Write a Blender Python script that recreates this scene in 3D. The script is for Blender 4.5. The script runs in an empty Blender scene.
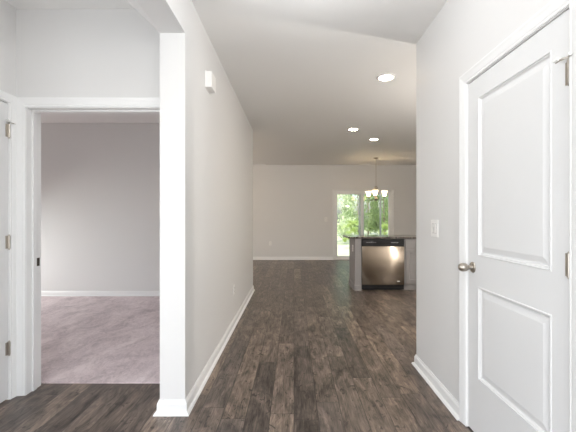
import bpy, bmesh, math, random
from mathutils import Vector, Matrix
R = math.radians
C = bpy.context.scene.collection
SC = bpy.context.scene

# ------------------------------------------------------------------ camera, sky, light, exposure
CAM_Z = 1.27
F_PX = 343.0
cd = bpy.data.cameras.new('camera'); cam = bpy.data.objects.new('camera', cd); C.objects.link(cam)
cam.location = (0, 0, CAM_Z); cam.rotation_euler = (R(90), 0, 0)
cd.sensor_width = 36; cd.lens = F_PX / 576 * 36; cd.shift_x = -6 / 576; cd.clip_start = 0.05
SC.camera = cam
SC.view_settings.view_transform = 'Standard'; SC.view_settings.look = 'None'
SC.view_settings.gamma = 1; SC.view_settings.use_curve_mapping = False
SC.view_settings.exposure = 0.08

w = bpy.data.worlds.new('sky'); SC.world = w; w.use_nodes = True
nt = w.node_tree; bg = nt.nodes['Background']
sky = nt.nodes.new('ShaderNodeTexSky'); sky.sky_type = 'NISHITA'; sky.sun_disc = False
sky.sun_elevation = R(50); sky.sun_rotation = R(200); sky.dust_density = 3.0
nt.links.new(sky.outputs[0], bg.inputs[0]); bg.inputs[1].default_value = 0.40

def lamp(name, kind, loc, rot, energy, color, **kw):
    d = bpy.data.lights.new(name, kind); o = bpy.data.objects.new(name, d); C.objects.link(o)
    o.location = loc; o.rotation_euler = rot; d.energy = energy; d.color = color
    for k, v in kw.items(): setattr(d, k, v)
    return o
lamp('sun', 'SUN', (0, 0, 20), (R(38), 0, R(-25)), 6.0, (1, .96, .88), angle=R(2))
# added area lamp in the back wall opening, standing in for daylight from behind
lamp('back_daylight_fill', 'AREA', (0.1, -1.62, 1.35), (R(90), 0, 0), 37, (0.90, 0.955, 1.0), shape='RECTANGLE', size=1.7, size_y=2.2)
# added area lamp at an unseen opening on the left, brightens the right wall
lamp('side_daylight_fill', 'AREA', (-2.0, 0.15, 1.3), (R(90), 0, R(-90)), 40, (0.90, 0.955, 1.0), shape='RECTANGLE', size=1.8, size_y=1.9)
# unseen point lamp added behind the viewer as fill for the entry
lamp('entry_fill_light', 'POINT', (0.7, -0.5, 2.2), (0, 0, 0), 28, (1.0, 0.98, 0.95), shadow_soft_size=.16)
# point lamp added just out of view to even out both hallway walls
lamp('hall_fill_light', 'POINT', (.12, 1.78, 2.46), (0, 0, 0), 13, (0.98, 0.99, 1.0), shadow_soft_size=.03)
# daylight through the windows of the living room and of the bedroom
lamp('living_window_daylight', 'AREA', (-5.1, 7.9, 1.45), (R(90), 0, R(-90)), 42, (1.0, 0.97, 0.92), shape='RECTANGLE', size=1.7, size_y=1.5)
lamp('bedroom_window_daylight', 'AREA', (-5.1, 4.0, 1.05), (R(33), 0, R(-90)), 35, (0.94, 1.0, 0.96), shape='RECTANGLE', size=1.2, size_y=1.4)
# added point lamps hidden behind the hallway walls, fill for hall and far room
lamp('kitchen_fill_light', 'POINT', (2.6, 3.4, 1.75), (0, 0, 0), 84, (1.0, .945, .87), shadow_soft_size=.05)  # also placed to throw a streak of light on the dishwasher door
lamp('living_fill_light', 'POINT', (-2.4, 7.6, 2.2), (0, 0, 0), 32, (1.0, .79, .56), shadow_soft_size=.16)
SC.cycles.max_bounces = 16; SC.cycles.diffuse_bounces = 12; SC.cycles.glossy_bounces = 6; SC.cycles.transparent_max_bounces = 24

# ------------------------------------------------------------------ helpers
def tag(o, label=None, cat=None, group=None, kind=None):
    if label: o['label'] = label
    if cat: o['category'] = cat
    if group: o['group'] = group
    if kind: o['kind'] = kind
    return o
def obj(name, bm, mat, parent=None, smooth=False, loc=None, fix=True):
    if fix: bmesh.ops.recalc_face_normals(bm, faces=bm.faces)
    me = bpy.data.meshes.new(name); bm.to_mesh(me); bm.free()
    for m in (mat if isinstance(mat, (list, tuple)) else [mat]): me.materials.append(m)
    if smooth:
        for p in me.polygons: p.use_smooth = True
        me.set_sharp_from_angle(angle=R(35))
    o = bpy.data.objects.new(name, me); C.objects.link(o)
    if parent: o.parent = parent
    if loc: o.location = loc
    return o
def thing(name, loc, label, cat, group=None, rot=(0, 0, 0), kind=None):
    o = bpy.data.objects.new(name, None); C.objects.link(o); o.location = loc; o.rotation_euler = rot
    o.empty_display_size = .1
    return tag(o, label, cat, group, kind)
def dup(root, loc=None, rot=None, label=None):
    r = root.copy(); C.objects.link(r)
    if loc is not None: r.location = loc
    if rot is not None: r.rotation_euler = rot
    if label: r['label'] = label
    for ch in list(root.children):
        c = ch.copy(); C.objects.link(c); c.parent = r
        for g in list(ch.children):
            d = g.copy(); C.objects.link(d); d.parent = c
    return r
def box(bm, x0, x1, y0, y1, z0, z1, bev=0, mi=0):
    r = bmesh.ops.create_cube(bm, size=1.0)
    vs = r['verts']
    for v in vs:
        v.co = Vector(((x0 + x1) / 2 + v.co.x * (x1 - x0), (y0 + y1) / 2 + v.co.y * (y1 - y0), (z0 + z1) / 2 + v.co.z * (z1 - z0)))
    fs = set(f for v in vs for f in v.link_faces)
    for f in fs: f.material_index = mi
    if bev:
        es = set(e for v in vs for e in v.link_edges)
        bmesh.ops.bevel(bm, geom=list(es), offset=bev, segments=2, affect='EDGES', profile=.5)
    return bm
def boxes(*bs, bev=0):
    bm = bmesh.new()
    for b in bs: box(bm, *b, bev=bev)
    return bm
def tube(bm, pts, r, n=10, cap=True):
    pts = [Vector(p) for p in pts]; rings = []
    for i, p in enumerate(pts):
        d = (pts[min(i + 1, len(pts) - 1)] - pts[max(i - 1, 0)]).normalized()
        up = Vector((0, 0, 1)) if abs(d.z) < .9 else Vector((1, 0, 0))
        a = d.cross(up).normalized(); b = d.cross(a).normalized()
        rr = r[i] if isinstance(r, (list, tuple)) else r
        rings.append([bm.verts.new(p + (a * math.cos(2 * math.pi * k / n) + b * math.sin(2 * math.pi * k / n)) * rr) for k in range(n)])
    for i in range(len(rings) - 1):
        for k in range(n):
            bm.faces.new((rings[i][k], rings[i][(k + 1) % n], rings[i + 1][(k + 1) % n], rings[i + 1][k]))
    if cap: bm.faces.new(rings[0]); bm.faces.new(rings[-1][::-1])
    return bm
def lathe(bm, prof, n=24, M=Matrix.Identity(4)):
    rings = []
    for (r, z) in prof:
        if r < 1e-6: rings.append([bm.verts.new(M @ Vector((0, 0, z)))])
        else: rings.append([bm.verts.new(M @ Vector((r * math.cos(2 * math.pi * k / n), r * math.sin(2 * math.pi * k / n), z))) for k in range(n)])
    for a, b in zip(rings, rings[1:]):
        for k in range(n):
            q = []
            for v in (a[k % len(a)], a[(k + 1) % n % len(a)], b[(k + 1) % n % len(b)], b[k % len(b)]):
                if v not in q: q.append(v)
            if len(q) > 2: bm.faces.new(q)
    return bm
def quad(bm, *ps):
    return bm.faces.new([bm.verts.new(p) for p in ps])
def run_profile(pts, prof, side=1):
    """mitred moulding along a polyline on the floor; prof = (out, up); side = +1 puts 'out' to the left of travel"""
    bm = bmesh.new(); P = [Vector(p) for p in pts]; rings = []
    for i, p in enumerate(P):
        ns = []
        for a, b in ((i - 1, i), (i, i + 1)):
            if 0 <= a and b < len(P):
                d = (P[b] - P[a]).normalized(); ns.append(Vector((-d.y, d.x)) * side)
        m = ns[0] if len(ns) == 1 else (ns[0] + ns[1]) / (1 + ns[0].dot(ns[1]))
        rings.append([bm.verts.new((p.x + m.x * o, p.y + m.y * o, z)) for o, z in prof])
    n = len(prof)
    for a, b in zip(rings, rings[1:]):
        for k in range(n): bm.faces.new((a[k], a[(k + 1) % n], b[(k + 1) % n], b[k]))
    bm.faces.new(rings[0]); bm.faces.new(rings[-1][::-1])
    return bm
def casing_bm(fn, u0, u1, v1, wd=.06, v0=0.0):
    """door casing; fn(u, v, out) -> point"""
    prof = [(0, 0), (0, .008), (.006, .010), (.012, .008), (.018, .011), (wd * .7, .015), (wd * .88, .018), (wd, .018), (wd, 0)]
    bm = bmesh.new(); rings = []
    for s in range(4):
        ring = []
        for o, d in prof:
            u = u0 - o if s in (0, 1) else u1 + o
            v = v0 if s in (0, 3) else v1 + o
            ring.append(bm.verts.new(fn(u, v, d)))
        rings.append(ring)
    n = len(prof)
    for a, b in zip(rings, rings[1:]):
        for k in range(n): bm.faces.new((a[k], a[(k + 1) % n], b[(k + 1) % n], b[k]))
    bm.faces.new(rings[0]); bm.faces.new(rings[-1][::-1])
    return bm
def panel_slab(fn, W, H, T, panels, prof):
    """slab W x H x T with moulded panels on its face; fn(u, v, out) -> point (out = 0 is the face)"""
    bm = bmesh.new()
    us = sorted(set([0, W] + [p[0] for p in panels] + [p[1] for p in panels]))
    vs = sorted(set([0, H] + [p[2] for p in panels] + [p[3] for p in panels]))
    V = {}
    def vert(u, v, d):
        k = (round(u, 5), round(v, 5), round(d, 5))
        if k not in V: V[k] = bm.verts.new(fn(u, v, d))
        return V[k]
    for a, b in zip(us, us[1:]):
        for c, d in zip(vs, vs[1:]):
            if any(p[0] <= a and b <= p[1] and p[2] <= c and d <= p[3] for p in panels): continue
            bm.faces.new((vert(a, c, 0), vert(b, c, 0), vert(b, d, 0), vert(a, d, 0)))
    for (a, b, c, d) in panels:
        prev = None
        for (ins, dep) in [(0, 0)] + prof:
            ring = [vert(a + ins, c + ins, dep), vert(b - ins, c + ins, dep), vert(b - ins, d - ins, dep), vert(a + ins, d - ins, dep)]
            if prev:
                for k in range(4): bm.faces.new((prev[k], prev[(k + 1) % 4], ring[(k + 1) % 4], ring[k]))
            prev = ring
        bm.faces.new(prev)
    # sides and back
    back = [bm.verts.new(fn(u, v, -T)) for u, v in ((0, 0), (W, 0), (W, H), (0, H))]
    bm.faces.new(back[::-1])
    edges = [[vert(u, 0, 0) for u in us], [vert(W, v, 0) for v in vs], [vert(u, H, 0) for u in us[::-1]], [vert(0, v, 0) for v in vs[::-1]]]
    for k in range(4): bm.faces.new(edges[k][::-1] + [back[k], back[(k + 1) % 4]])
    return bm

# ------------------------------------------------------------------ materials
def mat(name, col, rough=.5, metal=0, **kw):
    m = bpy.data.materials.new(name); m.use_nodes = True
    p = m.node_tree.nodes['Principled BSDF']
    p.inputs['Base Color'].default_value = (*col, 1); p.inputs['Roughness'].default_value = rough; p.inputs['Metallic'].default_value = metal
    for k, v in kw.items(): p.inputs[k.replace('_', ' ')].default_value = v
    return m
def noise_bump(m, scale, strength, dist=.002, detail=4):
    n = m.node_tree; p = n.nodes['Principled BSDF']
    tc = n.nodes.new('ShaderNodeTexCoord'); t = n.nodes.new('ShaderNodeTexNoise'); t.inputs['Scale'].default_value = scale; t.inputs['Detail'].default_value = detail
    b = n.nodes.new('ShaderNodeBump'); b.inputs['Strength'].default_value = strength; b.inputs['Distance'].default_value = dist
    n.links.new(tc.outputs['Object'], t.inputs['Vector']); n.links.new(t.outputs[0], b.inputs['Height']); n.links.new(b.outputs[0], p.inputs['Normal'])
    return m
M_wall = noise_bump(mat('wall_paint', (.715, .708, .70), .6), 120, .12)
M_ceil = noise_bump(mat('ceiling_paint', (.83, .825, .815), .8), 150, .15)
M_trim = noise_bump(mat('trim_paint', (.82, .82, .815), .35), 60, .03)
M_door = noise_bump(mat('door_paint', (.74, .74, .74), .38), 60, .03)
M_plastic = noise_bump(mat('white_plastic', (.85, .84, .82), .4), 80, .02)
M_gap = mat('shadow_gap_grey', (.33, .32, .31), .6)
M_slot = mat('dark_slot', (.03, .03, .03), .6)
M_nickel = noise_bump(mat('satin_nickel', (.46, .42, .37), .28, 1), 200, .03)
M_cab = noise_bump(mat('grey_cabinet_paint', (.25, .238, .235), .45), 60, .03)
M_black = noise_bump(mat('black_plastic', (.010, .010, .011), .42, 0, Specular_IOR_Level=.3), 90, .02)
M_mark = mat('grey_print', (.35, .35, .36), .5)
M_rubber = mat('white_rubber', (.8, .8, .78), .6)
M_vinyl = noise_bump(mat('white_vinyl', (.86, .86, .85), .35), 60, .02)
def emis(name, col, strength, base=(.9, .88, .84)):
    m = mat(name, base, .4); p = m.node_tree.nodes['Principled BSDF']
    p.inputs['Emission Color'].default_value = (*col, 1); p.inputs['Emission Strength'].default_value = strength
    return m
M_can = emis('can_lens', (1, .80, .58), 90)
M_shade = emis('lit_frosted_shade', (1, .74, .42), 5.5)
M_bulb = emis('bulb', (1, .78, .5), 28)

class N:
    def __init__(s, m): s.t = m.node_tree
    def __call__(s, typ, **kw):
        n = s.t.nodes.new('ShaderNode' + typ)
        for k, v in kw.items(): setattr(n, k, v)
        return n
    def link(s, a, b): s.t.links.new(a, b)
    def math(s, op, a, b=None, c=None):
        n = s('Math', operation=op)
        for i, v in enumerate((a, b, c)):
            if v is None: continue
            if isinstance(v, (int, float)): n.inputs[i].default_value = v
            else: s.link(v, n.inputs[i])
        return n.outputs[0]
    def comb(s, x, y, z):
        n = s('CombineXYZ')
        for i, v in enumerate((x, y, z)):
            if isinstance(v, (int, float)): n.inputs[i].default_value = v
            else: s.link(v, n.inputs[i])
        return n.outputs[0]
    def ramp(s, fac, stops):
        n = s('ValToRGB'); e = n.color_ramp.elements
        while len(e) < len(stops): e.new(.5)
        for i, (p, c) in enumerate(stops): e[i].position = p; e[i].color = (*c, 1) if len(c) == 3 else c
        s.link(fac, n.inputs[0]); return n.outputs[0]
    def mix(s, fac, a, b, mode='MIX'):
        n = s('Mix', data_type='RGBA', blend_type=mode)
        for sock, v in ((n.inputs[0], fac), (n.inputs[6], a), (n.inputs[7], b)):
            if isinstance(v, (int, float)): sock.default_value = v
            elif isinstance(v, tuple): sock.default_value = (*v, 1)
            else: s.link(v, sock)
        return n.outputs[2]
    def noise(s, vec, scale, detail=4, rough=.55, dist=0):
        n = s('TexNoise'); s.link(vec, n.inputs['Vector'])
        n.inputs['Scale'].default_value = scale; n.inputs['Detail'].default_value = detail; n.inputs['Roughness'].default_value = rough; n.inputs['Distortion'].default_value = dist
        return n.outputs[0]

def wood_floor():
    m = mat('wood_plank_floor', (.1, .08, .07), .4); q = N(m); p = m.node_tree.nodes['Principled BSDF']
    tc = q('TexCoord'); sx = q('SeparateXYZ'); q.link(tc.outputs['Object'], sx.inputs[0]); X, Y = sx.outputs[0], sx.outputs[1]
    PW, PL = .152, 1.22
    u = q.math('DIVIDE', X, PW); row = q.math('FLOOR', u); fu = q.math('FRACT', u)
    wn = q('TexWhiteNoise', noise_dimensions='1D'); q.link(row, wn.inputs['W'])
    v = q.math('ADD', q.math('DIVIDE', Y, PL), q.math('MULTIPLY', wn.outputs['Value'], 7.3)); seg = q.math('FLOOR', v); fv = q.math('FRACT', v)
    wp = q('TexWhiteNoise', noise_dimensions='2D'); q.link(q.comb(row, seg, 0), wp.inputs['Vector']); rnd = wp.outputs['Value']
    # grain, stretched along the plank, different on every plank
    ox = q.math('ADD', X, q.math('MULTIPLY', rnd, 31.7)); oy = q.math('MULTIPLY', rnd, 17.1)
    def gvec(k): return q.comb(ox, q.math('ADD', q.math('MULTIPLY', Y, k), oy), q.math('MULTIPLY', rnd, 9.0))
    fine = q.noise(gvec(.05), 150, 5, .65); mid = q.noise(gvec(.10), 34, 6, .68, .9); broad = q.noise(gvec(.34), 7, 6, .68, 1.6)
    gx = ox
    base = q.ramp(rnd, [(0, (.085, .068, .059)), (.3, (.150, .117, .094)), (.55, (.112, .091, .080)), (.8, (.170, .132, .105)), (1, (.215, .170, .138))])
    g = q.math('ADD', q.math('MULTIPLY', fine, .24), q.math('ADD', q.math('MULTIPLY', mid, .28), q.math('MULTIPLY', broad, .48)))
    tone = q.ramp(g, [(.38, (.16, .15, .15)), (.455, (.62, .61, .60)), (.53, (1.14, 1.12, 1.10)), (.62, (2.1, 2.02, 1.94))])
    col = q.mix(1.0, base, tone, 'MULTIPLY')
    # dark knots and scrapes
    kn = q.noise(gvec(.6), 13, 4, .6, 2.2)
    km = q.ramp(kn, [(.595, (0, 0, 0)), (.65, (1, 1, 1))])
    col = q.mix(q.math('MULTIPLY', km, .8), col, (.028, .021, .018))
    # seams
    eu = q.math('MULTIPLY', q.math('MINIMUM', fu, q.math('SUBTRACT', 1.0, fu)), PW)
    ev = q.math('MULTIPLY', q.math('MINIMUM', fv, q.math('SUBTRACT', 1.0, fv)), PL)
    e = q.math('MINIMUM', eu, ev)
    seam = q.ramp(q.math('DIVIDE', e, .004), [(.3, (1, 1, 1)), (1, (0, 0, 0))])
    col = q.mix(q.math('MULTIPLY', seam, .7), col, (.03, .024, .021))
    q.link(col, p.inputs['Base Color'])
    rr = q.ramp(fine, [(.3, (.40, .40, .40)), (.7, (.29, .29, .29))]); q.link(rr, p.inputs['Roughness'])
    b = q('Bump'); b.inputs['Strength'].default_value = .25; b.inputs['Distance'].default_value = .002
    q.link(q.math('SUBTRACT', fine, seam), b.inputs['Height']); q.link(b.outputs[0], p.inputs['Normal'])
    return m
M_floor = wood_floor()

def carpet():
    m = mat('mauve_carpet', (.3, .25, .25), .95); q = N(m); p = m.node_tree.nodes['Principled BSDF']
    tc = q('TexCoord'); o = tc.outputs['Object']
    mp = q('Mapping'); mp.inputs['Rotation'].default_value = (0, 0, R(14)); mp.inputs['Scale'].default_value = (1.4, .75, 1); q.link(o, mp.inputs[0])
    tr = q.noise(mp.outputs[0], 3.0, 6, .62, .8); f = q.noise(o, 120, 3, .7); md = q.noise(mp.outputs[0], 16, 6, .75, 1.5)
    a = q.math('ADD', q.math('MULTIPLY', tr, .46), q.math('ADD', q.math('MULTIPLY', f, .16), q.math('MULTIPLY', md, .38)))
    q.link(q.ramp(a, [(.40, (.50, .40, .41)), (.50, (.72, .595, .605)), (.60, (.90, .775, .78))]), p.inputs['Base Color'])
    b = q('Bump'); b.inputs['Strength'].default_value = .8; b.inputs['Distance'].default_value = .012
    q.link(q.math('ADD', f, q.math('MULTIPLY', tr, 2.0)), b.inputs['Height']); q.link(b.outputs[0], p.inputs['Normal'])
    p.inputs['Sheen Weight'].default_value = .3; p.inputs['Specular IOR Level'].default_value = .1
    return m
M_carpet = carpet()

def granite():
    m = mat('speckled_granite', (.15, .14, .13), .15); q = N(m); p = m.node_tree.nodes['Principled BSDF']
    tc = q('TexCoord'); v = q('TexVoronoi'); v.inputs['Scale'].default_value = 90; q.link(tc.outputs['Object'], v.inputs['Vector'])
    n = q.noise(tc.outputs['Object'], 40, 5, .7)
    s = q('SeparateColor'); q.link(v.outputs['Color'], s.inputs[0])
    f = q.math('ADD', q.math('MULTIPLY', s.outputs[0], .5), q.math('MULTIPLY', n, .5))
    q.link(q.ramp(f, [(.25, (.015, .013, .012)), (.45, (.07, .058, .05)), (.6, (.17, .15, .13)), (.8, (.38, .35, .31))]), p.inputs['Base Color'])
    return m
M_granite = granite()

def steel():
    m = mat('brushed_stainless', (.25, .21, .17), .22, 1, Anisotropic=1.0, Anisotropic_Rotation=.25); q = N(m); p = m.node_tree.nodes['Principled BSDF']
    tc = q('TexCoord'); mp = q('Mapping'); mp.inputs['Scale'].default_value = (400, 400, 6); q.link(tc.outputs['Object'], mp.inputs[0])
    n = q.noise(mp.outputs[0], 1, 3)
    q.link(q.ramp(n, [(.3, (.215, .215, .215)), (.7, (.24, .24, .24))]), p.inputs['Roughness'])
    b = q('Bump'); b.inputs['Strength'].default_value = .01; b.inputs['Distance'].default_value = .0005; q.link(n, b.inputs['Height']); q.link(b.outputs[0], p.inputs['Normal'])
    return m
M_steel = steel()
_t = M_steel.node_tree; _tn = _t.nodes.new('ShaderNodeTangent'); _tn.direction_type = 'RADIAL'; _tn.axis = 'Z'
_t.links.new(_tn.outputs[0], _t.nodes['Principled BSDF'].inputs['Tangent'])

def glass(name, tint=(1, 1, 1), veil=0.0):
    m = bpy.data.materials.new(name); m.use_nodes = True; q = N(m); t = m.node_tree
    t.nodes.remove(t.nodes['Principled BSDF']); out = t.nodes['Material Output']
    tr = q('BsdfTransparent'); tr.inputs[0].default_value = (*tint, 1); gl = q('BsdfGlossy'); gl.inputs['Roughness'].default_value = .01
    fr = q('Fresnel'); fr.inputs[0].default_value = 1.5; mx = q('MixShader')
    q.link(q.math('MULTIPLY', fr.outputs[0], 1.0), mx.inputs[0]); q.link(tr.outputs[0], mx.inputs[1]); q.link(gl.outputs[0], mx.inputs[2]); q.link(mx.outputs[0], out.inputs[0])
    return m
M_glass = glass('pane_glass', (.96, .98, .97))
def screen():
    m = bpy.data.materials.new('insect_screen'); m.use_nodes = True; q = N(m); t = m.node_tree
    p = t.nodes['Principled BSDF']; p.inputs['Base Color'].default_value = (.1, .1, .1, 1); out = t.nodes['Material Output']
    tr = q('BsdfTransparent'); mx = q('MixShader'); mx.inputs[0].default_value = .12
    q.link(tr.outputs[0], mx.inputs[1]); q.link(p.outputs[0], mx.inputs[2]); q.link(mx.outputs[0], out.inputs[0])
    return m
M_screen = screen()
def leafmat(name, lo, hi):
    m = mat(name, hi, .55); q = N(m); p = m.node_tree.nodes['Principled BSDF']
    tc = q('TexCoord'); n = q.noise(tc.outputs['Object'], 6.0, 3)
    q.link(q.ramp(n, [(.3, lo), (.7, hi)]), p.inputs['Base Color'])
    t = q('BsdfTranslucent'); q.link(q.ramp(n, [(.3, lo), (.7, hi)]), t.inputs[0])
    mx = q('MixShader'); mx.inputs[0].default_value = .35; out = m.node_tree.nodes['Material Output']
    q.link(p.outputs[0], mx.inputs[1]); q.link(t.outputs[0], mx.inputs[2]); q.link(mx.outputs[0], out.inputs[0])
    return m
M_leafA = leafmat('leaf_mid_green', (.22, .34, .12), (.46, .58, .26))
M_leafB = leafmat('leaf_dark_green', (.11, .19, .05), (.32, .42, .16))
M_leafC = leafmat('leaf_yellow_green', (.30, .42, .10), (.52, .62, .22))
M_leafD = leafmat('leaf_pale_green', (.40, .48, .28), (.62, .68, .45))
M_bark = noise_bump(mat('bark', (.16, .12, .09), .9), 20, .8, .02)
M_grass = noise_bump(mat('grass', (.52, .55, .36), .95), 40, .6, .02)

# ------------------------------------------------------------------ the setting
H = 2.74
XL, XC, XR = -.70, -.863, 1.044         # hall left wall face, its other face, hall right wall face
YC, YE = 2.205, 5.85                    # near and far end of the hall's left wall
YF = 9.95                               # far wall
XA, YA, YAB = -1.97, 2.433, 2.569       # alcove: left wall face, front and back of the wall with the bedroom door
YW = 2.925                               # end of the hall's right wall
XW, XK, YB = -5.2, 5.0, -1.7
SOF = 2.447
def struct(name, bm, m, label=None, cat=None, parent=None, **kw):
    return tag(obj(name, bm, m, parent, **kw), label, cat, kind='structure')

struct('floor', boxes((XW - .1, XK + .1, YB - .1, YF + .16, -.1, 0)), M_floor, 'dark grey brown wood plank floor running down the hallway', 'floor')
struct('carpet', boxes((XW, XC, 2.60, 5.42, 0, .009)), M_carpet, 'mauve grey carpet in the room behind the left doorway', 'carpet')
struct('ceiling', boxes((XW - .1, XK + .1, YB - .1, YF + .16, H, H + .1)), M_ceil, 'white painted ceiling over the hall and living space', 'ceiling')

bm = bmesh.new()
prof = [(YC, 0), (YE, 0), (YE, H), (YB, H), (YB, SOF), (YC, SOF)]
a = [bm.verts.new((XL, y, z)) for y, z in prof]; b = [bm.verts.new((XC, y, z)) for y, z in prof]
bm.faces.new(a); bm.faces.new(b[::-1])
for i in range(6):
    j = (i + 1) % 6; bm.faces.new((a[i], b[i], b[j], a[j]))
hall_left = struct('wall_left', bm, M_wall, 'left hallway wall ending in a square post with a header above', 'wall')
# the header's alcove side flares out towards the entry
bm = bmesh.new()
L = [(XC, YC, SOF), (XC, 1.5, SOF), (XC, 1.5, 2.60), (XC, YC, 2.47)]
O = [(XC - .002, YC, SOF + .001), (XC - .165, 1.5, SOF + .05), (XC - .165, 1.5, 2.60), (XC - .002, YC, 2.47)]
la = [bm.verts.new(p) for p in L]; ob = [bm.verts.new(p) for p in O]
bm.faces.new(la); bm.faces.new(ob[::-1])
for i in range(4):
    j = (i + 1) % 4; bm.faces.new((la[i], ob[i], ob[j], la[j]))
tag(obj('header_return', bm, M_wall, hall_left), 'tapering return along the edge of the header')

DY0, DY1, DT = 1.298, 2.064, 2.062      # right door hinge edge, latch edge, top
struct('wall_right', boxes((XR, XR + .116, YB, DY0 - .018, 0, H), (XR, XR + .116, DY1 + .018, YW, 0, H), (XR, XR + .116, DY0 - .018, DY1 + .018, DT + .018, H)),
       M_wall, 'right hallway wall around the white panel door', 'wall')
struct('wall_kitchen', boxes((XR + .116, XK, YW - .116, YW, 0, H), (XK, XK + .1, YW - .116, YF, 0, H)), M_wall, 'kitchen wall hidden behind the hallway', 'wall')
PX0, PX1, PZ1 = 1.172, 2.84, 1.985      # sliding door opening
struct('wall_far', boxes((XW - .1, PX0, YF, YF + .16, 0, H), (PX1, XK + .1, YF, YF + .16, 0, H), (PX0, PX1, YF, YF + .16, PZ1, H)), M_wall,
       'beige far wall with the sliding glass door', 'wall')
struct('wall_living', boxes((XW - .1, XW, YE, 7.05, 0, H), (XW - .1, XW, 8.75, YF, 0, H), (XW - .1, XW, 7.05, 8.75, 0, .7), (XW - .1, XW, 7.05, 8.75, 2.2, H)), M_wall, 'left wall of the living space', 'wall')
struct('wall_bedroom_back', boxes((XW - .1, XC, 5.42, YE, 0, H)), M_wall, 'grey back wall of the carpeted room', 'wall')
struct('wall_bedroom_side', boxes((XW - .1, XW, YAB, 3.4, 0, H), (XW - .1, XW, 4.6, 5.42, 0, H), (XW - .1, XW, 3.4, 4.6, 0, .6), (XW - .1, XW, 3.4, 4.6, 2.0, H)), M_wall, 'window wall of the carpeted room', 'wall')
OX0, OX1, OZ = -1.898, -.93, 2.037
struct('wall_alcove', boxes((XW - .1, OX0 - .018, YA, YAB, 0, H), (OX1 + .018, XC, YA, YAB, 0, H), (OX0 - .018, OX1 + .018, YA, YAB, OZ + .018, H)), M_wall, 'wall around the open bedroom doorway', 'wall')
LD1 = 2.368; LD0 = LD1 - .76            # left door hinge edge and latch edge
struct('wall_entry', boxes((XA - .116, XA, LD1 + .018, YA, 0, H), (XA - .116, XA, 1.1, LD0 - .018, 0, H), (XA - .116, XA, YB, -.8, 0, H), (XA - .116, XA, -.8, 1.1, 0, .3), (XA - .116, XA, -.8, 1.1, 2.3, H), (XA - .116, XA, LD0 - .018, LD1 + .018, DT + .018, H)), M_wall, 'left wall of the entry alcove', 'wall')
struct('wall_back', boxes((XA - .116, -.75, YB - .1, YB, 0, H), (.95, XR + .116, YB - .1, YB, 0, H), (-.75, .95, YB - .1, YB, 2.45, H)), M_wall, 'entry wall behind the viewer', 'wall')

# baseboards with shoe moulding
BP = [(0, 0), (.032, 0), (.032, .004), (.027, .013), (.0145, .019), (.014, .066), (.011, .074), (.0075, .080), (.006, .088), (0, .088)]
struct('baseboard_left', run_profile([(XC, YA - .02), (XC, YC), (XL, YC), (XL, YE), (XW, YE)], BP, -1), M_trim, 'white baseboard wrapping the post and left hallway wall', 'baseboard')
struct('baseboard_right', run_profile([(XR, DY1 + .066), (XR, YW), (XK, YW)], BP, 1), M_trim, 'white baseboard along the right hallway wall', 'baseboard')
struct('baseboard_far', run_profile([(XW, YF), (PX0 - .055, YF)], BP, -1), M_trim, 'white baseboard along the far wall left of the glass door', 'baseboard')
struct('baseboard_kitchen', run_profile([(PX1 + .055, YF), (XK, YF)], BP, -1), M_trim, 'white baseboard right of the glass door', 'baseboard')
struct('baseboard_bedroom', run_profile([(XW, 5.42), (XC, 5.42)], BP, -1), M_trim, 'white baseboard at the back of the carpeted room', 'baseboard')

# ------------------------------------------------------------------ doors
DOOR_PROF = [(.002, .003), (.006, .003), (.008, -.003), (.012, -.003), (.018, -.011), (.026, -.011), (.052, -.003), (.056, -.0025)]
def make_hinge(parent, loc, flip, stop):
    """butt hinge seen from the room: knuckle with two leaves; local x points into the room"""
    bm = bmesh.new(); tube(bm, [(.006, 0, -.045), (.006, 0, .045)], .0078, 12)
    h = obj('hinge', bm, M_nickel, parent, smooth=True, loc=loc); h.scale.y = flip
    h.scale.x = -1 if loc[0] > 0 else 1
    obj('hinge_leaf', boxes((-.001, .003, .002, .024, -.044, .044), bev=.001), M_nickel, h)
    bm = bmesh.new()
    for z in (-.052, .045): lathe(bm, [(0, z), (.004, z), (.0055, z + .003), (.004, z + .007), (0, z + .007)], 10, Matrix.Translation((.006, 0, 0)))
    obj('hinge_pin', bm, M_nickel, h, smooth=True)
    if stop:
        bm = bmesh.new(); tube(bm, [(.006, 0, .055), (.014, .012, .057), (.022, .028, .056), (.024, .044, .054)], .0045, 8)
        tube(bm, [(.012, -.004, .056), (.022, -.022, .056)], .0035, 8)
        obj('hinge_stop_arm', bm, M_nickel, h, smooth=True)
        bm = bmesh.new(); tube(bm, [(.026, .026, .062), (.026, .046, .060)], .0085, 10); tube(bm, [(.022, -.022, .056), (.026, -.03, .056)], .006, 10)
        tag(obj('hinge_stop_bumper', bm, M_rubber, h, smooth=True), 'white rubber bumper')
    return h
def make_knob(parent, loc, dirx):
    S = Matrix.Translation(loc) @ Matrix.Rotation(R(90 * dirx), 4, 'Y')
    bm = lathe(bmesh.new(), [(0, 0), (.032, 0), (.032, .003), (.029, .007), (.022, .009), (0, .009)], 28, S)
    k = obj('door_rosette', bm, M_nickel, parent, smooth=True)
    bm = lathe(bmesh.new(), [(.0, .008), (.014, .008), (.0115, .018), (.0115, .028), (.018, .033), (.0235, .042), (.0255, .054), (.0245, .066), (.020, .076), (.011, .083), (0, .085)], 28, S)
    obj('door_knob', bm, M_nickel, k, smooth=True)
    return k

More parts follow.
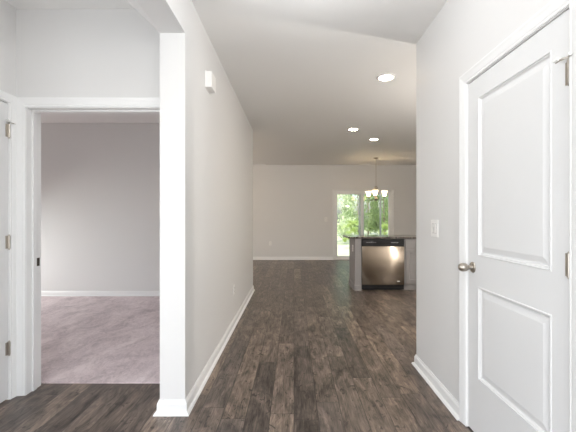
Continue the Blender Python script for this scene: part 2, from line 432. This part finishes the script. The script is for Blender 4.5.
# right hall door, face flush with the wall, hinged at the near edge
xf = XR + .004
d1 = struct('door_1', panel_slab(lambda u, v, d: (xf - d, DY0 + u, .012 + v), DY1 - DY0 - .003, DT - .015, .035,
            [(.097, .654, .328, .856), (.097, .654, 1.032, 1.933)], DOOR_PROF), M_door, 'white two panel door with nickel knob in the right hallway wall', 'door')
for z, s in ((1.815, True), (1.083, False), (.30, False)): make_hinge(d1, (xf - .001, DY0 - .001, z), 1, s)
make_knob(d1, (xf, DY1 - .055, .970), -1)
t1 = struct('trim_1', casing_bm(lambda u, v, d: (XR - d, u, v), DY0 - .006, DY1 + .006, DT + .006, .062), M_trim, 'white casing around the door in the right hallway wall', 'door trim')
jb = boxes((XR, XR + .116, DY0 - .018, DY0 - .0025, 0, DT + .016), (XR, XR + .116, DY1 + .001, DY1 + .018, 0, DT + .016), (XR, XR + .116, DY0 - .0025, DY1 + .001, DT + .002, DT + .018))
obj('jamb', jb, M_trim, t1)
obj('threshold', boxes((XR + .0, XR + .116, DY0, DY1, -.004, .004)), mat('dark_threshold', (.05, .04, .035), .5), t1)
obj('stop', boxes((XR + .043, XR + .055, DY0, DY0 + .02, .012, DT), (XR + .043, XR + .055, DY1 - .02, DY1, .012, DT), (XR + .043, XR + .055, DY0, DY1, DT - .02, DT)), M_trim, t1)

# alcove door on the far left, hinged next to the corner
xg = XA - .004
d2 = struct('door_2', panel_slab(lambda u, v, d: (xg + d, LD1 - u, .012 + v), LD1 - LD0 - .003, DT - .03, .035,
            [(.10, .66, .328, .856), (.10, .66, 1.032, 1.92)], DOOR_PROF), M_door, 'white door at the left edge with three nickel hinges', 'door')
for z, s in ((1.858, True), (1.09, False), (.357, False)): make_hinge(d2, (xg + .001, LD1 + .001, z), -1, s)
t2 = struct('trim_2', casing_bm(lambda u, v, d: (XA + d, u, v), LD0 - .006, LD1 + .006, DT - .008, .055), M_trim, 'white casing around the door at the left edge', 'door trim')
obj('jamb', boxes((XA - .116, XA, LD0 - .018, LD0 - .001, 0, DT), (XA - .116, XA, LD1 + .0025, LD1 + .018, 0, DT), (XA - .116, XA, LD0 - .001, LD1 + .0025, DT - .012, DT + .018)), M_trim, t2)
obj('stop', boxes((XA - .055, XA - .043, LD0, LD0 + .02, .012, DT - .012), (XA - .055, XA - .043, LD1 - .02, LD1, .012, DT - .012), (XA - .055, XA - .043, LD0, LD1, DT - .032, DT - .012)), M_trim, t2)

# open bedroom doorway
t3 = struct('trim_3', casing_bm(lambda u, v, d: (u, YA - d, v), OX0 - .002, OX1 + .002, OZ + .004, .066), M_trim, 'white casing around the open doorway to the carpeted room', 'door trim')
obj('jamb', boxes((OX0 - .018, OX0, YA - .001, YAB + .003, 0, OZ + .018), (OX1, OX1 + .018, YA - .001, YAB + .003, 0, OZ + .018), (OX0, OX1, YA - .001, YAB + .003, OZ, OZ + .018)), M_trim, t3)
obj('stop', boxes((OX0, OX0 + .011, YA + .05, YA + .085, 0, OZ), (OX1 - .011, OX1, YA + .05, YA + .085, 0, OZ), (OX0 + .011, OX1 - .011, YA + .05, YA + .085, OZ - .011, OZ), bev=.002), M_trim, t3)
sp = obj('strike_plate', boxes((OX0 + .0002, OX0 + .002, YA + .096, YA + .124, .90, .96), bev=.0005), mat('dark_nickel', (.12, .10, .08), .4, 1), t3)
tag(sp, 'dark metal strike plate')
obj('inner_casing', casing_bm(lambda u, v, d: (u, YAB + d, v), OX0 - .002, OX1 + .002, OZ + .004, .06), M_trim, t3)

# sliding glass door
t4 = struct('trim_4', casing_bm(lambda u, v, d: (u, YF - d, v), PX0, PX1, PZ1, .052), M_trim, 'white casing around the sliding glass door', 'door trim')
d3 = struct('door_3', boxes((PX0, PX0 + .045, YF, YF + .15, 0, PZ1), (PX1 - .045, PX1, YF, YF + .15, 0, PZ1), (PX0 + .045, PX1 - .045, YF, YF + .15, PZ1 - .045, PZ1), (PX0 + .045, PX1 - .045, YF, YF + .15, 0, .035)),
            M_vinyl, 'white sliding glass door to the garden', 'door')
PM = 1.995
def sash(name, x0, x1, y, z0=.035, z1=PZ1 - .045, st=.062, br=.06, par=d3, thick=.036, mtl=M_vinyl):
    return obj(name, boxes((x0, x0 + st, y, y + thick, z0, z1), (x1 - st, x1, y, y + thick, z0, z1), (x0 + st, x1 - st, y, y + thick, z1 - st * .6, z1), (x0 + st, x1 - st, y, y + thick, z0, z0 + br), bev=.002), mtl, par)
s1 = sash('fixed_panel', PX0 + .03, PM + .05, YF + .075)
obj('pane', boxes((PX0 + .092, PM - .012, YF + .092, YF + .096, .095, PZ1 - .075)), M_glass, s1)
s2 = sash('sliding_panel', PM - .05, PX1 - .03, YF + .03)
obj('pane', boxes((PM + .012, PX1 - .092, YF + .046, YF + .05, .095, PZ1 - .075)), M_glass, s2)
obj('pull_handle', boxes((PX1 - .072, PX1 - .05, YF + .005, YF + .03, .85, 1.12), bev=.004), M_vinyl, s2)
s3 = sash('screen_panel', 1.90, 2.565, YF + .118, st=.05, br=.05, thick=.018)
obj('screen_mesh', boxes((1.95, 2.515, YF + .126, YF + .128, .08, PZ1 - .07)), M_screen, s3)

# ------------------------------------------------------------------ ceiling fixtures
def make_can(loc, label):
    t = thing('recessed_light', loc, label, 'ceiling light', 'recessed lights over the kitchen end of the hall')
    obj('trim_ring', lathe(bmesh.new(), [(.072, -.005), (.078, -.012), (.088, -.011), (.097, -.004), (.097, 0), (.072, 0)], 36), M_trim, t, smooth=True)
    obj('lens', lathe(bmesh.new(), [(0, -.0065), (.072, -.0055), (.072, -.001), (0, -.001)], 36), M_can, t, smooth=True)
    return t
can = make_can((.972, 3.63, H), 'round recessed ceiling light nearest the hallway, largest of the three')
dup(can, (1.0, 5.80, H), label='round recessed ceiling light left of the far pair, above the middle of the floor')
dup(can, (1.53, 6.56, H), label='round recessed ceiling light farthest back, smallest, right of the middle one')

def make_vent(loc, label):
    t = thing('ceiling_vent', loc, label, 'vent', 'ceiling vents along the far wall')
    obj('vent_frame', boxes((-.17, .17, -.075, -.06, -.008, 0), (-.17, .17, .06, .075, -.008, 0), (-.17, -.155, -.06, .06, -.008, 0), (.155, .17, -.06, .06, -.008, 0)), M_trim, t)
    obj('backing', boxes((-.155, .155, -.06, .06, -.002, 0)), M_slot, t)
    for k in range(5):
        y = -.048 + k * .024
        obj('slat', boxes((-.155, .155, y - .004, y + .004, -.007, -.002)), M_trim, t)
    return t
ven = make_vent((-.98, 9.80, H), 'white ceiling vent near the far wall beside the left hallway wall')
dup(ven, (2.0, 9.74, H), label='white ceiling vent above the sliding glass door')

def chandelier():
    t = thing('chandelier', (2.075, 8.68, H), 'nickel chandelier with lit frosted glass shades hanging before the glass door', 'chandelier')
    obj('canopy', lathe(bmesh.new(), [(0, -.03), (.015, -.03), (.03, -.024), (.06, -.012), (.065, 0), (0, 0)], 24), M_nickel, t, smooth=True)
    obj('stem', tube(bmesh.new(), [(0, 0, -.028), (0, 0, -.74)], .006, 10), M_nickel, t, smooth=True)
    obj('hub', lathe(bmesh.new(), [(0, -.70), (.014, -.71), (.03, -.73), (.05, -.755), (.05, -.775), (.024, -.80), (.022, -.98), (.04, -1.02), (.045, -1.04), (.025, -1.065), (.012, -1.08), (.016, -1.092), (0, -1.105)], 20), M_nickel, t, smooth=True)
    for k in range(3):
        a = R(120 * k + 11); c, s = math.cos(a), math.sin(a)
        pts = []
        for i in range(13):
            f = i / 12; r = .03 + .2 * f; z = -1.035 - .05 * math.sin(math.pi * f * .95) + .05 * f * f
            pts.append((c * r, s * r, z))
        arm = obj('arm', tube(bmesh.new(), pts, .007, 8), M_nickel, t, smooth=True)
        M = Matrix.Translation((c * .23, s * .23, -.985))
        obj('socket_cup', lathe(bmesh.new(), [(0, -.015), (.018, -.015), (.03, 0), (.032, .012), (0, .012)], 16, M), M_nickel, arm, smooth=True)
        shd = obj('glass_shade', lathe(bmesh.new(), [(.028, .01), (.042, .03), (.052, .07), (.062, .115), (.078, .15), (.075, .151), (.058, .115), (.048, .07), (.038, .033), (.026, .014)], 24, M), M_shade, arm, smooth=True)
        obj('bulb', lathe(bmesh.new(), [(0, .015), (.014, .02), (.026, .05), (.028, .065), (.018, .085), (0, .093)], 14, M), M_bulb, arm, smooth=True)
    return t
chandelier()

# ------------------------------------------------------------------ kitchen peninsula
YI, YI2 = 5.865, 6.47
pn = thing('island_end_panel', (1.045, YI, 0), 'grey painted end panel and filler at the left end of the peninsula', 'cabinet panel')
obj('side_panel', boxes((0, .02, .0, YI2 - YI, 0, .884)), M_cab, pn)
obj('filler_stile', boxes((.02, .108, .0, .02, 0, .884)), M_cab, pn)
obj('base_moulding', run_profile([(.108, 0), (0, 0), (0, YI2 - YI)], [(0, 0), (.024, 0), (.024, .01), (.012, .02), (.012, .075), (.006, .088), (0, .088)], 1), M_cab, pn)

dw = thing('dishwasher', (1.155, YI, 0), 'stainless steel dishwasher with black control strip under the counter', 'dishwasher')
DWW = .728
bm = bmesh.new(); n = 24; top = []
for z in (.098, .104, .748, .754):
    row = []
    for i in range(n + 1):
        f = i / n; bow = .010 * (1 - (2 * f - 1) ** 2)
        row.append(bm.verts.new((.004 + f * (DWW - .008), -.022 - bow + (.004 if z in (.098, .754) else 0), z)))
    top.append(row)
for a, b in zip(top, top[1:]):
    for i in range(n): bm.faces.new((a[i], a[i + 1], b[i + 1], b[i]))
bl = [bm.verts.new(p) for p in ((.004, .0, .098), (DWW - .004, 0, .098), (DWW - .004, 0, .754), (.004, 0, .754))]
bm.faces.new(top[0] + [bl[1], bl[0]]); bm.faces.new(top[-1] + [bl[2], bl[3]])
bm.faces.new([r[0] for r in top] + [bl[3], bl[0]]); bm.faces.new([r[-1] for r in top] + [bl[2], bl[1]])
dr = obj('door', bm, M_steel, dw, smooth=True)
bm = bmesh.new(); box(bm, .60, .645, -.0335, -.0285, .150, .164, bev=.001)
tag(obj('badge', bm, mat('badge_silver', (.75, .75, .74), .25, 1), dr), 'small silver badge at the lower right of the door')
cp = obj('control_panel', boxes((.002, DWW - .002, -.03, .0, .758, .876), bev=.004), M_black, dw)
for i in range(5): obj('button', boxes((.08 + i * .035, .098 + i * .035, -.033, -.029, .815, .825), bev=.001), M_mark, cp)
bm = bmesh.new()
for x, wd in ((.50, .02), (.525, .016), (.546, .024), (.575, .012), (.592, .026)): box(bm, x, x + wd, -.0308, -.0298, .812, .822)
obj('printed_marks', bm, M_mark, cp)
obj('handle_recess', boxes((.25, .47, -.0315, -.029, .765, .785), bev=.003), M_black, cp)
obj('toe_panel', boxes((.006, DWW - .012, .05, .07, .004, .095)), M_black, dw)
obj('tub', boxes((.004, DWW - .004, .001, .56, .012, .874)), M_black, dw)

CX0, CX1 = 1.887, 2.42
cb = thing('base_cabinet', (CX0, YI, 0), 'grey base cabinet with drawer over door, right of the dishwasher', 'cabinet')
CW = CX1 - CX0
obj('body', boxes((0, CW, 0, YI2 - YI, .1, .884)), M_cab, cb)
obj('toe_kick', boxes((0, CW, .05, .07, .0, .1)), M_cab, cb)
SH = [(.003, -.002), (.006, -.008), (.02, -.008)]
obj('drawer_front', panel_slab(lambda u, v, d: (.02 + u, -.02 - d, .72 + v), CW - .04, .145, .018, [], []), M_cab, cb)
obj('cabinet_door', panel_slab(lambda u, v, d: (.02 + u, -.02 - d, .125 + v), CW - .04, .575, .018, [(.06, CW - .1, .06, .515)], SH), M_cab, cb)

ct = obj('countertop', boxes((.925, 2.46, YI - .035, 6.46, .885, .916), bev=.004), M_granite)
tag(ct, 'dark speckled granite countertop on the peninsula', 'countertop')

# ------------------------------------------------------------------ switches, outlets, chime
def outlet(name_loc, rot, label):
    t = thing('wall_outlet', name_loc, label, 'outlet', None, rot)
    obj('cover_plate', boxes((-.035, .035, -.006, 0, -.0575, .0575), bev=.002), M_plastic, t)
    for z in (-.02, .02):
        r = obj('receptacle', boxes((-.017, .017, -.009, -.005, z - .014, z + .014), bev=.002), M_plastic, t)
        obj('slots', boxes((-.0075, -.0045, -.0095, -.0088, z - .002, z + .008), (.0045, .0075, -.0095, -.0088, z - .002, z + .008), (-.0025, .0025, -.0095, -.0088, z - .010, z - .005)), M_slot, r)
    return t
# local -y faces the room
ol = outlet((XL, 3.99, .413), (0, 0, R(90)), 'white wall outlet low on the left hallway wall')
dup(ol, (-.69, YF, .475), (0, 0, 0), 'white wall outlet low on the beige far wall')
dup(ol, (1.045, 6.08, .70), (0, 0, R(-90)), 'white outlet on the grey end of the kitchen peninsula')

def switch(loc, rot, label, gang, wd):
    t = thing('light_switch', loc, label, 'light switch', None, rot)
    obj('cover_plate', boxes((-wd / 2, wd / 2, -.006, 0, -.062, .062), bev=.002), M_plastic, t)
    for k in range(gang):
        x = (k - (gang - 1) / 2) * .046
        f = obj('rocker_gap_shade', boxes((x - .019, x + .019, -.0072, -.005, -.036, .036), bev=.0008), M_gap, t)  # grey colour stands in for the shade in the gap around the rocker
        bm = bmesh.new(); V = [bm.verts.new(p) for p in ((x - .0165, -.0155, .033), (x + .0165, -.0155, .033), (x + .0165, -.0095, 0), (x - .0165, -.0095, 0), (x - .0165, -.0075, -.033), (x + .0165, -.0075, -.033),
             (x - .0165, -.005, .033), (x + .0165, -.005, .033), (x + .0165, -.005, -.033), (x - .0165, -.005, -.033))]
        for ix in ((0, 1, 2, 3), (3, 2, 5, 4), (0, 6, 7, 1), (4, 5, 8, 9), (0, 3, 4, 9, 6), (1, 7, 8, 5, 2)): bm.faces.new([V[i] for i in ix])
        obj('rocker', bm, M_plastic, f)
    return t
switch((XR, 2.54, 1.178), (0, 0, R(-90)), 'white two rocker light switch on the right hallway wall', 2, .125)
switch((.925, YF, 1.17), (0, 0, 0), 'white light switch on the far wall left of the glass door', 1, .075)

ch = thing('door_chime', (XL, 2.775, 2.35), 'small white door chime box high on the left hallway wall', 'door chime')
obj('chime_cover', boxes((.006, .052, -.072, .072, -.062, .064), bev=.004), M_plastic, ch)
obj('chime_base', boxes((0, .008, -.076, .076, -.065, .066), bev=.002), M_plastic, ch)

# ------------------------------------------------------------------ garden beyond the glass
struct('lawn', boxes((-30, 40, YF + .2, 70, -.3, -.15)), M_grass, 'pale sunlit lawn outside the glass door', 'lawn')
def leaf_mesh(name, seed, n, rad, hz, size, m):
    rnd = random.Random(seed); bm = bmesh.new()
    clumps = []
    for _ in range(26):
        a = rnd.uniform(0, 2 * math.pi); h = rnd.random(); r = rad * math.sqrt(rnd.random()) * (1 - .45 * abs(2 * h - .8))
        clumps.append((Vector((math.cos(a) * r, math.sin(a) * r, h * hz)), rnd.uniform(.28, .6) * rad * .6))
    for _ in range(n):
        c, cr = rnd.choice(clumps)
        p = c + Vector((rnd.gauss(0, 1), rnd.gauss(0, 1), rnd.gauss(0, .8))) * cr * .5
        d = Vector((rnd.uniform(-1, 1), rnd.uniform(-1, 1), rnd.uniform(-1, .6))).normalized()
        e = d.cross(Vector((rnd.uniform(-1, 1), rnd.uniform(-1, 1), rnd.uniform(-1, 1)))).normalized()
        L = size * rnd.uniform(.6, 1.3); W = L * .33
        nrm = d.cross(e) * L * .12
        v = [bm.verts.new(q) for q in (p, p + d * L * .45 + e * W + nrm, p + d * L, p + d * L * .45 - e * W + nrm)]
        bm.faces.new(v)
    me = bpy.data.meshes.new(name); bm.to_mesh(me); bm.free(); me.materials.append(m); return me
LM = {k: leaf_mesh('foliage', i + 3, 4000, 1.5, 4.0, .14, m) for i, (k, m) in enumerate((('A', M_leafA), ('B', M_leafB), ('C', M_leafC), ('D', M_leafD)))}
def plant(name, kind, x, y, z0, sc, label, cat, trunk=True, leaf_z=0.0, group='trees and bushes beyond the glass door'):
    t = thing(name, (x, y, -.15), label, cat, group, (0, 0, x * 7.1))
    f = bpy.data.objects.new('foliage', LM[kind]); C.objects.link(f); f.parent = t; f.location.z = leaf_z; f.scale = sc
    bm = bmesh.new(); hh = leaf_z + sc[2] * 3.0
    tube(bm, [(0, 0, -.1), (.03, .02, hh * .3), (-.02, .04, hh * .65), (.02, 0, hh)], [.06 * sc[0], .05 * sc[0], .035 * sc[0], .015], 8)
    obj('trunk', bm, M_bark, t, smooth=True)
plant('tree', 'D', 2.1, 17.2, 0, (.62, .62, 1.2), 'pale green tree seen at the left of the glass door', 'tree', leaf_z=.4)
plant('tree', 'A', 3.45, 18.6, 0, (.62, .62, 1.2), 'mid green tree behind the upper half of the left glass pane', 'tree', leaf_z=.6)
plant('tree', 'B', 4.55, 17.3, 0, (.6, .6, 1.2), 'dark green tree behind the right glass pane', 'tree', leaf_z=.5)
plant('tree', 'A', 5.9, 18.6, 0, (.62, .62, 1.2), 'mid green tree seen at the right edge of the glass door', 'tree', leaf_z=.5)
plant('tree', 'D', 2.6, 23.5, 0, (1.0, .9, 1.3), 'pale distant tree deepest in the woods beyond the left pane', 'tree', leaf_z=.3)
plant('tree', 'B', 5.3, 24.5, 0, (1.1, .9, 1.3), 'dark distant tree deepest in the woods beyond the right pane', 'tree', leaf_z=.2)
plant('bush', 'C', 3.9, 14.6, 0, (.26, .26, .20), 'bright yellow green bush low behind the right glass pane', 'bush', leaf_z=.25)
plant('bush', 'C', 2.5, 14.9, 0, (.3, .3, .22), 'yellow green bush low behind the left glass pane', 'bush', leaf_z=.3)
plant('bush', 'D', 3.8, 21.3, 0, (.8, .6, .45), 'wide pale bush at the foot of the trees', 'bush', leaf_z=.0)
